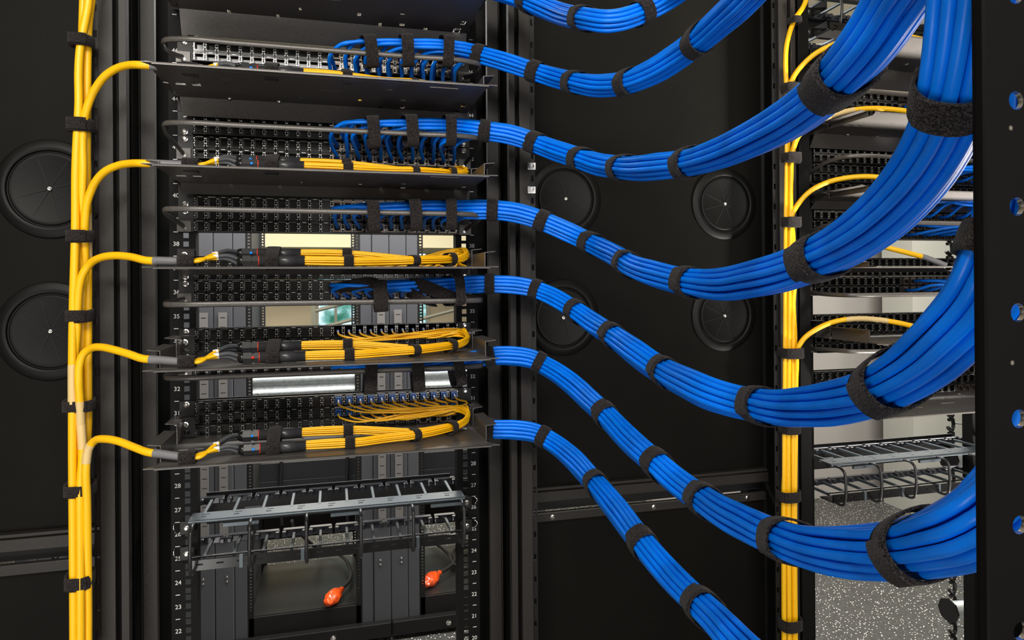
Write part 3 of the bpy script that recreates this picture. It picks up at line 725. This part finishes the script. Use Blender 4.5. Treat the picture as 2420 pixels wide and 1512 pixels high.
# right riser
DXN = 1.335
R_PX = [
 ('upper yellow cable curving off the top of the right riser', [(1910,-15,-.07),(1900,13,-.07),(1877,48,-.07),(1867,74,-.07),(1858,111,-.07),(1856,148,-.07),(1858,204,-.07),(1858,330,-.068),(1856,500,-.068),(1854,800,-.068),(1852,1100,-.068),(1853,1570,-.068)], []),
 ('yellow cable arching from the right riser behind the big strap', [(2225,104,-.16),(2189,96,-.16),(2147,87,-.16),(2090,82,-.15),(2030,88,-.13),(1975,104,-.11),(1928,126,-.095),(1902,148,-.085),(1880,174,-.075),(1864,207,-.07),(1862,330,-.062),(1862,520,-.062),(1862,700,-.06),(1866,1100,-.06),(1866,1570,-.06)], [(.70, .74)]),
 ('yellow cable arching from the right riser at the level of upper lacing bars', [(2230,284,-.17),(2173,268,-.16),(2113,259,-.15),(2069,256,-.14),(2010,261,-.125),(1965,274,-.11),(1924,293,-.095),(1887,322,-.085),(1873,359,-.078),(1869,420,-.074),(1868,520,-.074),(1866,650,-.074),(1864,800,-.072),(1862,1000,-.072),(1864,1300,-.07),(1866,1570,-.07)], [(.80, .86)]),
 ('yellow cable arching from the right riser just above its middle', [(2160,435,-.17),(2095,421,-.15),(2047,417,-.135),(2002,420,-.12),(1958,430,-.105),(1917,450,-.09),(1887,481,-.08),(1872,507,-.075),(1874,560,-.072),(1874,650,-.07),(1874,800,-.07),(1874,1000,-.07),(1876,1300,-.07),(1878,1570,-.07)], []),
 ('yellow cable sloping down to a grey sleeve on the right rack shelf', [(2189,609,-.175),(2124,592,-.16),(2076,581,-.145),(2030,577,-.13),(1980,580,-.115),(1925,598,-.10),(1890,630,-.09),(1877,680,-.08),(1878,800,-.066),(1878,1100,-.064),(1878,1570,-.064)], []),
 ('lowest arching yellow cable of the right riser, with cream label', [(2240,800,-.17),(2179,777,-.16),(2124,763,-.15),(2072,755,-.135),(2021,753,-.12),(1972,760,-.105),(1931,777,-.095),(1900,800,-.085),(1886,822,-.08),(1882,870,-.075),(1880,1000,-.073),(1878,1200,-.072),(1880,1570,-.072)], [(.78, .86)]),
]
RT_ROOT = []
for lab, pp, ls in R_PX:
    RT_ROOT.append(trunk(lab, px_path(pp)[::-1], ls, r=.0056, group='yellow cables of the right riser'))
# grey sleeve on the sloping one
root, C, base = RT_ROOT[4]
e = C[-1]; e2 = aty(2237, 628, -.20); m = MB(); m.tube([C[-3]-base, C[-1]-base, e2-base], .0062, 12); m.build('grey_sleeve', SLEEVE, root)
m = loop_mb(e2.lerp(aty(2270,634,-.2), .5)-base, V((1, 0, -.1)), V((0, 1, 0)), V((0, 0, 1)), .009, .0075, .03, sq=2.4, tail=False); m.build('hook_and_loop_tie', VEL, root)
for i_, dy in enumerate((-3, 2, 5)):
    m = MB(); a = aty(2262, 634, -.2); m.tube([a-base, aty(2300, 628+dy*3, -.18)-base], .003, 8); m.build('breakout_leg', YEL, root)
RS = [(1872,52,22,14,'small strap on the cable curving off the top of the right riser'),(1862,212,34,26,'strap where two yellow cables fork at the top of the right riser'),(1866,374,42,24,'strap on the right riser under the highest wide arch'),(1866,525,42,24,'strap on the right riser behind the fourth blue bundle'),
      (1868,832,56,24,'strap on the right riser at the foot of the lowest arch'),(1864,1010,44,22,'strap on the right riser just under the fifth blue bundle'),(1862,1168,52,24,'ribbed strap on the right riser by the cross rail'),(1866,1470,50,26,'lowest strap on the right riser')]
for x, y, w_, h, lab in RS: riser_strap(x, y, -.069, w_, h, lab, 'straps around the right yellow riser')

# ================================================================= infill panels and grommets
def infill(x0, x1, label, name='infill_panel'):
    root = empty(name, ((x0+x1)/2, .03, ZB)); tag(root, label, 'panel', 'black infill panels'); ox = (x0+x1)/2
    def bx(nm, z0, z1, ya, yb, m=PANEL, bev=.001):
        b = MB(); b.box(x0-ox, x1-ox, ya-.03, yb-.03, z0-ZB, z1-ZB); return b.build(nm, m, root, bevel=bev)
    bx('upper_sheet', -.375, ZT, .02, .023); bx('top_lip', -.381, -.375, .004, .023, FRAME); bx('cross_rail', -.404, -.383, .0, .02, FRAME)
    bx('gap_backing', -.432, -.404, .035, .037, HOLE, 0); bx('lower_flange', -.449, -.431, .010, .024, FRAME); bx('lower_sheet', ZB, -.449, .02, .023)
    n = max(2, int((x1-x0)/.25))
    for i in range(n+1):
        xx = x0+.05+(x1-x0-.1)*i/n
        link_mesh('screw', SCREW, root, (xx-ox, -.02, -.44-ZB))
    return root
infill(-.95, -.395, 'black infill panel behind the left yellow riser, carrying two round grommets')
infill(.395, .965, 'black infill panel between the two racks, carrying four round grommets')
def grommet(x, z, label, r=.082, k=.76):
    root = empty('brush_grommet', (x, .0195, z)); tag(root, label, 'grommet', 'round cable grommets in the infill panels')
    b = MB(); b.lathe([(r, 0), (r, -.0025), (r*.985, -.0035), (r*.86, -.006), (r*(k+.03), -.0065), (r*(k+.015), -.0050), (r*(k+.012), .0)], (0, 0, 0), 'y', 64); b.build('outer_ring', RUB, root)
    b = MB(); b.lathe([(r*(k+.012), -.0008), (r*(k-.02), -.0008)], (0, 0, 0), 'y', 64); b.build('groove', HOLE, root)
    b = MB(); b.lathe([(r*(k-.02), 0), (r*(k-.02), -.0045), (r*(k-.05), -.0055), (r*(k-.10), -.0042), (.004, -.0030), (0, -.0030)], (0, 0, 0), 'y', 64); b.build('membrane', RUB, root)
    for q in range(8):
        an = q*math.pi/4+.32+random.uniform(-.08, .08); d = V((math.cos(an), 0, math.sin(an))); n = V((-d.z, 0, d.x))
        b = MB(); b.obox(d*(r*.35), d*(r*.29), n*.0005, V((0, .0052, 0)) if False else V((0, .0046, 0)), 0); b.build('slit', HOLE, root)
    b = MB(); b.lathe([(.0040, -.0030), (.0040, -.0065), (.0022, -.0075), (.0020, -.0060), (0, -.0060)], (0, 0, 0), 'y', 16); b.build('centre_eyelet', STEEL, root)
for x, z, r, lab in [(-.489, .231, .088, 'upper round grommet left of the left yellow riser'), (-.489, -.023, .088, 'lower round grommet left of the left yellow riser'),
                  (.481, .237, .082, 'upper round grommet next to the near rack upright, between the blue bundles'), (.866, .235, .082, 'upper round grommet nearest the right yellow riser'),
                  (.474, -.018, .082, 'lower round grommet crossed by the fifth blue bundle'), (.863, -.021, .082, 'lower round grommet nearest the right yellow riser')]:
    grommet(x, z, lab, r)
# cage nuts on the right upright
for px, py, lab in [(1256, 393, 'upper cage nut clipped to the right upright'), (1256, 449, 'lower cage nut clipped to the right upright')]:
    P = aty(px, py, -.092); b = MB(); b.plate('xz', -.0065, .0065, -.006, .006, -.006, .0, [(-.003, .003, -.003, .003)]); b.box(-.008, .008, -.002, 0, -.007, .007)
    tag(b.build('cage_nut', STEEL, None, P, bevel=.0006), lab, 'nut', 'cage nuts on the right upright')

# ================================================================= horizontal wire manager
def wire_manager(label):
    zp = uz(26.9); zl = zp-.081; root = empty('wire_manager', (XC, 0, zl)); tag(root, label, 'wire manager', 'horizontal wire managers'); H = .081
    b = MB(); hs = []
    for i in range(10): x = -.2475+.055*i+.0; hs.append((x+.018, x+.027, -.046, -.042)); hs.append((x+.018, x+.031, -.033, -.030))
    b.plate('xy', -.247, .247, -.060, -.020, H, H+.0025, hs); b.tube([(-.247, -.060, H-.001), (.247, -.060, H-.001)], .0028, 8)
    for i in range(3): x = -.14+i*.185; b.box(x-.05, x+.01, -.066, -.06, H-.012, H-.006)
    b.build('top_plate', GREYM, root)
    b = MB(); hs = []
    for i in range(14): x = -.235+.034*i; hs.append((x, x+.012, .005, .008))
    b.plate('xz', -.245, .245, -.002, .014, -.066, -.062, hs); b.box(-.245, .245, -.066, -.02, -.004, -.002); b.tube([(-.245, -.045, .0125), (.245, -.045, .0125)], .002, 8)
    for i in range(4): x = -.16+i*.105; b.box(x-.003, x+.003, -.0675, -.060, -.006, .016, 1)
    b.build('lower_trough', [GLOSS, GREYM], root)
    b = MB(); b.box(-.24, .24, .074, .0765, H-.05, H+.010); b.tube([(-.24, .075, H+.010), (.24, .075, H+.010)], .0022, 8); b.build('back_plate', BLK, root)
    for lvl in (0, 1):
        zz = H if lvl else .004
        for i in range(10):
            x = -.2275+.0505*i
            b = MB(); b.box(x-.0028, x+.0028, -.03, .068, zz-.003, zz+.003); b.build('finger', GREYM, root, bevel=.001)
            c = MB(); c.box(x-.0225, x+.0225, .058, .073, zz-.0075, zz+.0065); c.box(x-.0235, x-.014, .047, .060, zz-.005, zz+.0055); c.box(x+.014, x+.0235, .047, .060, zz-.005, zz+.0055); c.build('finger_cap', CAPM, root, bevel=.002)
    for i in range(6):
        x = -.235+.0955*i-.003
        b = MB(); P = [(x, -.06, H-.003), (x, -.082, H-.003), (x, -.092, H-.010), (x, -.094, H-.02), (x, -.094, .012), (x, -.092, .003), (x, -.084, -.003), (x, -.066, -.004)]
        b.tube(resample(catmull(P, 6), .003), .0030, 8); b.build('ring', GREYM if i == 9 else PLAS, root)
    for sd in (-1, 1):
        for zz in (.004, H-.03):
            xa, xb = sorted((.249*sd, .271*sd)); b = MB(); b.box(xa, xb, -.012, -.0095, zz-.008, zz+.016); b.box(min(.249*sd, .2465*sd), max(.249*sd, .2465*sd), -.06, -.0095, zz-.006, zz+.014); b.build('side_bracket', BLK, root, bevel=.0008)
            link_mesh('bracket_screw', SCREW, root, (.260*sd, -.012, zz+.004))
            b = MB(); c = V((.279*sd, -.006, zz+.004)); b.tube(catmull([c+V((-.002, 0, .009)), c+V((.003*sd, -.004, .004)), c+V((-.001, -.004, -.004)), c+V((-.003*sd, 0, -.010))], 6), .0011, 6); b.build('spring_clip', STEEL, root)
    b = MB(); b.box(-.17, -.13, .0728, .0738, H-.032, H-.022); b.build('maker_label', SLEEVE, root)
    return root
WMA = wire_manager('horizontal wire manager with black rings below the lowest shelf of the near rack')

# ================================================================= neighbouring rack (right): copies
K = kids()
def top(name): return [o for o in COL.objects if o.parent is None and o.name.split('.')[0] == name]
rackB = copy_tree(rackA, None, K, ('unit_number', 'unit_marks')); rackB.location.x += DXN; rackB['label'] = 'right-hand equipment rack seen past the right yellow riser'
for o in [o for o in COL.objects if o.parent is rackB and o.name.startswith('mounting_rail') and max(v.co.x for v in o.data.vertices) > 0]: o.location.x -= .018
b = MB(); b.box(1.002-rackB.location.x, 1.030-rackB.location.x, -.066, -.045, 0, ZT-ZB); b.build('front_post', RAILM, rackB, bevel=.001)
for i, o in enumerate(top('fibre_shelf')):
    c = copy_tree(o, None, K); c.location.x += DXN; c['group'] = 'fibre splice shelves in the right rack'
    c['label'] = '%s fibre shelf in the right-hand rack, behind the blue bundles' % ['topmost', 'second', 'third', 'fourth', 'fifth', 'lowest'][i]
for o in top('patch_panel'):
    c = copy_tree(o, None, K, ('mounting_screw',)); c.location.x += DXN; c['group'] = 'patch panels in the right rack'
    u = round(o.location.z/UH+35)
    c['label'] = 'patch panel level with unit %d of the right-hand rack' % u
WMB = copy_tree(WMA, None, K, ('spring_clip', 'side_bracket', 'bracket_screw')); WMB.location.x += DXN; WMB['label'] = 'horizontal wire manager in the right rack, above the speckled floor'
WMC = copy_tree(WMA, None, K); WMC.location.x += DXN; WMC.location.z = .628; WMC['label'] = 'horizontal wire manager at the very top of the right rack'
for n_, (u, dzz) in enumerate([(46, .03), (43, .005), (42, .008), (40, .02), (39, .0), (36, .005), (33, .005)]):
    rnd = random.Random(80+n_); root = empty('blue_cable_bundle', (DXN+.1, -.06, uz(u))); tag(root, 'short blue bundle at unit %d of the right-hand rack' % u, 'cable bundle', 'blue cables in the right rack')
    for q in range(10):
        x0 = -.09+.025*q; zz = (q % 2-.5)*UH/2
        P = [V((x0, .048, zz)), V((x0, .025, zz)), V((x0+.02, .0, zz*.5+dzz)), V((x0+.06, -.02, dzz+rnd.uniform(-.006, .006))), V((max(x0+.1, .15), -.03+rnd.uniform(-.008, .008), dzz+rnd.uniform(-.01, .01))), V((.24, -.035, dzz+rnd.uniform(-.012, .012)))]
        m = MB(); m.tube(resample(catmull(P, 6), .01), CD/2, 8); m.build('network_cable', BLUE, root)

# vertical cable manager behind the right rack
def vert_manager():
    X, Y = 2.16, .62
    # placed so its clips stand left of the right rack's rail
    P = aty(2243, 1000, Y); root = empty('vertical_cable_manager', (P.x, P.y, ZB)); tag(root, 'vertical cable manager with black finger clips behind the right rack', 'cable manager')
    for i in range(40):
        z = -1.35+i*.049 - ZB
        if z+ZB > .5: break
        b = MB(); pts = [(-.006, -.004, z+.018), (.012, -.004, z+.019), (.014, -.004, z+.012), (.014, -.004, z-.012), (.010, -.004, z-.019), (-.004, -.004, z-.016), (-.010, -.004, z-.008)]
        b.tube(resample(catmull(pts, 5), .003), .0062, 8, flat=1.2); b.build('finger_clip', GLOSS, root)
        b = MB(); b.tube([(.012, 0, z+.004), (.16, -.06, z-.004)], .0024, 6); b.build('rod', GREYM, root)
    b = MB(); b.box(.15, .19, -.08, -.05, 0, 2.1); b.build('spine', BLK, root)
    for py in (905, 1083, 1442):
        q = aty(2240, py, Y-.05); c = q-V((P.x, P.y, ZB))
        b = MB(); b.lathe([(0, 0), (.042, 0), (.042, .006), (0, .006)], c, 'x', 8, 0, False); b.build('spool_flange', GLOSS, root)
        b = MB(); b.tube([c+V((.006, 0, 0)), c+V((.16, -.03, 0))], .030, 24); b.build('spool', GALV, root)
vert_manager()

# ================================================================= foreground post
def near_post():
    Y = -1.166; hx = aty(2403, 400, Y).x; x0 = aty(2335, 700, Y).x; x1 = x0+.062
    P0 = aty(2403, 237.5, Y); pitch = (aty(2403, 237.5, Y)-aty(2403, 487.8, Y)).z
    zt = P0.z+pitch*3; root = empty('perforated_post', (x0, Y, ZB)); tag(root, 'black perforated steel post close to the camera at the right edge', 'post')
    m = MB(); R = .0036; N = 24; n = int((zt-ZB)/pitch); vis = range(0, 14)
    z1 = zt+pitch/2; half = .012
    def V2(x, y, z): return (x-x0, y, z-ZB)
    bot = z1-14*pitch
    m.box(0, hx-half-x0, 0, .0022, bot-ZB, z1-ZB); m.box(hx+half-x0, x1-x0, 0, .0022, bot-ZB, z1-ZB); m.box(0, x1-x0, 0, .0022, 0, bot-ZB)
    for i in vis:
        zc = zt-i*pitch
        for yy, flip in ((0, False), (.0022, True)):
            vs = []; 
            for k in range(N):
                a = 2*math.pi*k/N; c, s = math.cos(a), math.sin(a); mx = max(abs(c)/half, abs(s)/(pitch/2))
                vs.append(V2(hx+R*c, yy, zc+R*s)); vs.append(V2(hx+c/mx, yy, zc+s/mx) if k % 12 not in (4, 8) else V2(hx+half*(1 if c > 0 else -1), yy, zc+pitch/2*(1 if s > 0 else -1)))
            fs = [(2*k, 2*k+1, (2*k+3) % (2*N), (2*k+2) % (2*N)) for k in range(N)]
            m.add(vs, [f[::-1] for f in fs] if flip else fs)
        m.lathe([(R, 0), (R*.96, .0011), (R, .0022)], V((hx-x0, 0, zc-ZB)), 'y', N, 1)
        # corners of the cell
        for sx in (-1, 1):
            for sz in (-1, 1): pass
    # rounded bend into the return flange
    pts = [(.0, .0011), (-.0012, .0018), (-.0014, .003), (-.0010, .005)]
    for (xa, ya), (xb, yb) in zip(pts[:-1], pts[1:]):
        m.add([(xa, ya-.0011 if ya < .003 else ya, 0), (xb, yb, 0), (xb, yb, z1-ZB), (xa, ya-.0011 if ya < .003 else ya, z1-ZB)], [(0,1,2,3)], 0, True)
    postm = mat('near_post_coat', (.0030, .0027, .0028), .5, 0, .12, 2500, .3, 900, spec=.07)
    nt = postm.node_tree; bs = nt.nodes['Principled BSDF']; tc = nt.nodes.new('ShaderNodeTexCoord'); vo = nt.nodes.new('ShaderNodeTexVoronoi'); vo.inputs['Scale'].default_value = 55
    nt.links.new(tc.outputs['Object'], vo.inputs['Vector']); cr = nt.nodes.new('ShaderNodeValToRGB'); cr.color_ramp.elements[0].position = .035; cr.color_ramp.elements[0].color = (.12, .11, .09, 1)
    cr.color_ramp.elements[1].position = .06; cr.color_ramp.elements[1].color = (.0030, .0027, .0028, 1); nt.links.new(vo.outputs['Distance'], cr.inputs['Fac']); nt.links.new(cr.outputs['Color'], bs.inputs['Base Color'])
    m.build('perforated_channel', [postm, STEEL], root)
near_post()

# ================================================================= far row of cabinets
DECK = mat('deck_coat', (.02, .0195, .018), .35)
def far_cabinet(cx, label, plate=True, plug=None):
    Y = 1.92; root = empty('open_cabinet', (cx, Y, -1.62)); tag(root, label, 'cabinet', 'far row of open cabinets'); H = 2.75
    def z(v): return v+1.62
    W = .238
    for sd in (-1, 1):
        b = MB(); hs = [(W*sd-.005 if sd > 0 else -W-.005+.0, (W*sd+.005), .2+i*.0148, .2+i*.0148+.0075) for i in range(150)]
        x0, x1 = sorted(((W-.012)*sd, (W+.014)*sd)); b.plate('xz', x0, x1, 0, H, 0, .003, hs); b.build('rack_rail', BLK, root)
        b = MB(); hs = [(W*sd-.004, W*sd+.004, .2+i*.0148, .2+i*.0148+.0075) for i in range(150)]
        b.plate('xz', x0+.0, x1+.0, 0, H, .62, .623, hs); b.build('rear_rail', DKGREY, root)
        x0, x1 = sorted(((W+.014)*sd, (W+.068)*sd)); b = MB(); b.box(x0, x1, 0, .70, 0, H); b.build('side_cover', MIDGREY, root, bevel=.003)
        x0, x1 = sorted(((W+.070)*sd, (W+.1485)*sd)); b = MB(); b.box(x0, x1, -.004, .2, 0, H)
        b.build('front_pillar', MIDGREY, root, bevel=.004)
        for zz in (-1.25, -1.27, .3, .32):
            link_mesh('screw', SCREW, root, ((W+.10)*sd, -.005, z(zz)))
    b = MB(); b.box(-W-.012, W+.012, .0, .012, z(-1.62), z(-1.45)); b.box(-W-.145, W+.145, -.04, .0, z(-1.60), z(-1.535)); b.build('base_beam', BLK, root, bevel=.003)
    for x in (-.12, .12):
        o = link_mesh('bolt', SCREW, root, (x, -.041, z(-1.57))); o.scale = (2.4, 2.4, 2.4)
    b = MB(); b.box(-W, W, .02, .60, z(-1.458), z(-1.45)); b.box(-W, W, .015, .02, z(-1.53), z(-1.45)); b.build('deck', DECK, root); b = MB(); b.box(-W, W, .55, .60, z(-1.30), z(-1.06)); b.build('rear_box', BLK, root, bevel=.003)
    b = MB(); b.box(-W, W, .40, .44, z(-1.01), z(-.95)); b.box(-W, W, .41, .43, z(-.95), z(-.86)); b.box(-W, W, .44, .60, z(-.88), z(-.86)); b.build('cross_bracket', DKGREY, root, bevel=.002)
    b = MB()
    if plate:
        prof = [(0, 0), (-.008, .004), (-.008, .020), (0, .026), (0, .052), (-.006, .058), (-.006, .080), (0, .086), (0, .104)]
        vs = [(-W+.012, y, zz) for y, zz in prof]+[(W-.012, y, zz) for y, zz in prof]; n = len(prof)
        b.add([(x, y+.01, zz+z(-.452)) for x, y, zz in vs], [(i, n+i, n+i+1, i+1) for i in range(n-1)], 0, True)
        b.box(-W+.012, W-.012, .0115, .0125, z(-.452), z(-.345)); b.build('galvanised_plate', GALV, root)
        for x in (-.2, .2): link_mesh('bolt', SCREW, root, (x, .0, z(-.44)))
    # vertical lacing strip with slots, in front of the pillar
    for sd in (-1, 1):
        b = MB(); hs = []
        for i in range(62):
            zc = .1+i*.042; hs.append((sd*(W+.11)-.010, sd*(W+.11)+.010, zc, zc+.004))
        b.plate('xz', sd*(W+.11)-.018, sd*(W+.11)+.018, .55, H*.565, -.012, -.009, hs); b.build('lacing_strip', mat('strip_grey', (.16, .15, .145), .5) if 'strip_grey' not in bpy.data.materials else bpy.data.materials['strip_grey'], root)
    return root
far_cabinet(-.135, 'far open cabinet straight behind the near rack, silver plate across it')
far_cabinet(.640, 'far open cabinet seen at the right side of the rack opening')
far_cabinet(-.910, 'far open cabinet at the left, mostly behind the left rail')
def plug(P, dirv, cordpts, label):
    root = empty('power_cord', P); tag(root, label, 'power cord', 'wrapped power cords on the far deck')
    d = V(dirv).normalized(); n = V((0, 0, 1)); b = MB()
    prof = [(0, -.01), (.018, -.008), (.016, .004), (.024, .016), (.033, .040), (.035, .062), (.031, .086), (.022, .108), (.013, .124), (.011, .134), (.015, .142), (.010, .154), (0, .156)]
    pts = []; rad = []
    for r, h in prof: pts.append(d*h); rad.append(max(r, .0005)*(1+.06*math.sin(h*300)))
    b.tube(pts, .03, 14, 0, True, rad=rad); o = b.build('wrapped_plug', RED, root)
    tx = bpy.data.textures.new('wrinkle', 'CLOUDS'); tx.noise_scale = .018
    ss = o.modifiers.new('s', 'SUBSURF'); ss.levels = 2; ss.render_levels = 2
    dm = o.modifiers.new('d', 'DISPLACE'); dm.texture = tx; dm.strength = .010; dm.texture_coords = 'LOCAL'
    b = MB(); b.tube(resample(catmull([d*.14]+[V(c)-V(P) for c in cordpts], 8), .01), .0085, 10); b.build('cord', CORD, root)
ZD = -1.415
def dk(x, y, z=ZD): return atz(x, y, z)
plug(dk(772,1424), dk(815,1385)-dk(772,1424), [dk(826,1372), dk(826,1340), dk(805,1312), dk(770,1298), dk(735,1285,-1.30), dk(700,1250,-1.2), dk(690,1230,-1.1)], 'power cord with a red wrapped plug lying on the far cabinet deck')
plug(dk(1002,1380), dk(1040,1352)-dk(1002,1380), [dk(1055,1345), dk(1075,1325), dk(1072,1302), dk(1085,1290), dk(1110,1282), dk(1150,1285)], 'power cord with a red wrapped plug half hidden by the right rail')
b = MB(); P = [dk(1020,1278), dk(1045,1295), dk(1062,1312), dk(1075,1335), dk(1095,1342), dk(1150,1345)]
o = b.tube(resample(catmull([p-P[0] for p in P], 8), .01), .0085, 10); tag(b.build('power_cord', CORD, None, P[0]), 'black cord loop beside the right red wrapped plug', 'power cord')
# hanging cords further back
for x, lab in ((664, 'black cord hanging behind the near rack, left of the opening'), (820, 'black cord hanging behind the near rack, near the opening centre')):
    b = MB(); P = [aty(x, 1060, 2.3), aty(x+1, 1100, 2.3), aty(x-2, 1150, 2.3), aty(x+2, 1240, 2.3)]
    b.tube(resample(catmull([p-P[0] for p in P], 6), .02), .009, 8); tag(b.build('power_cord', CORD, None, P[0]), lab, 'power cord')
# floor-standing ladder rack lines near the window
root = empty('stair_rail', (.7, 5.6, -1.62)); tag(root, 'sloping grey rails in front of the far window', 'rail')
for i in range(4):
    b = MB(); b.tube([(-.9, 0, 1.05+.18*i), (1.1, 0, 1.55+.18*i)], .018, 8); b.build('rail', mat('olive_rail', (.2, .2, .15), .5) if i == 0 else bpy.data.materials['olive_rail'], root)
for x in (-.9, 1.1):
    b = MB(); b.box(x-.02, x+.02, -.02, .02, 0, 2.1 if x > 0 else 1.6); b.build('post', bpy.data.materials['olive_rail'], root)
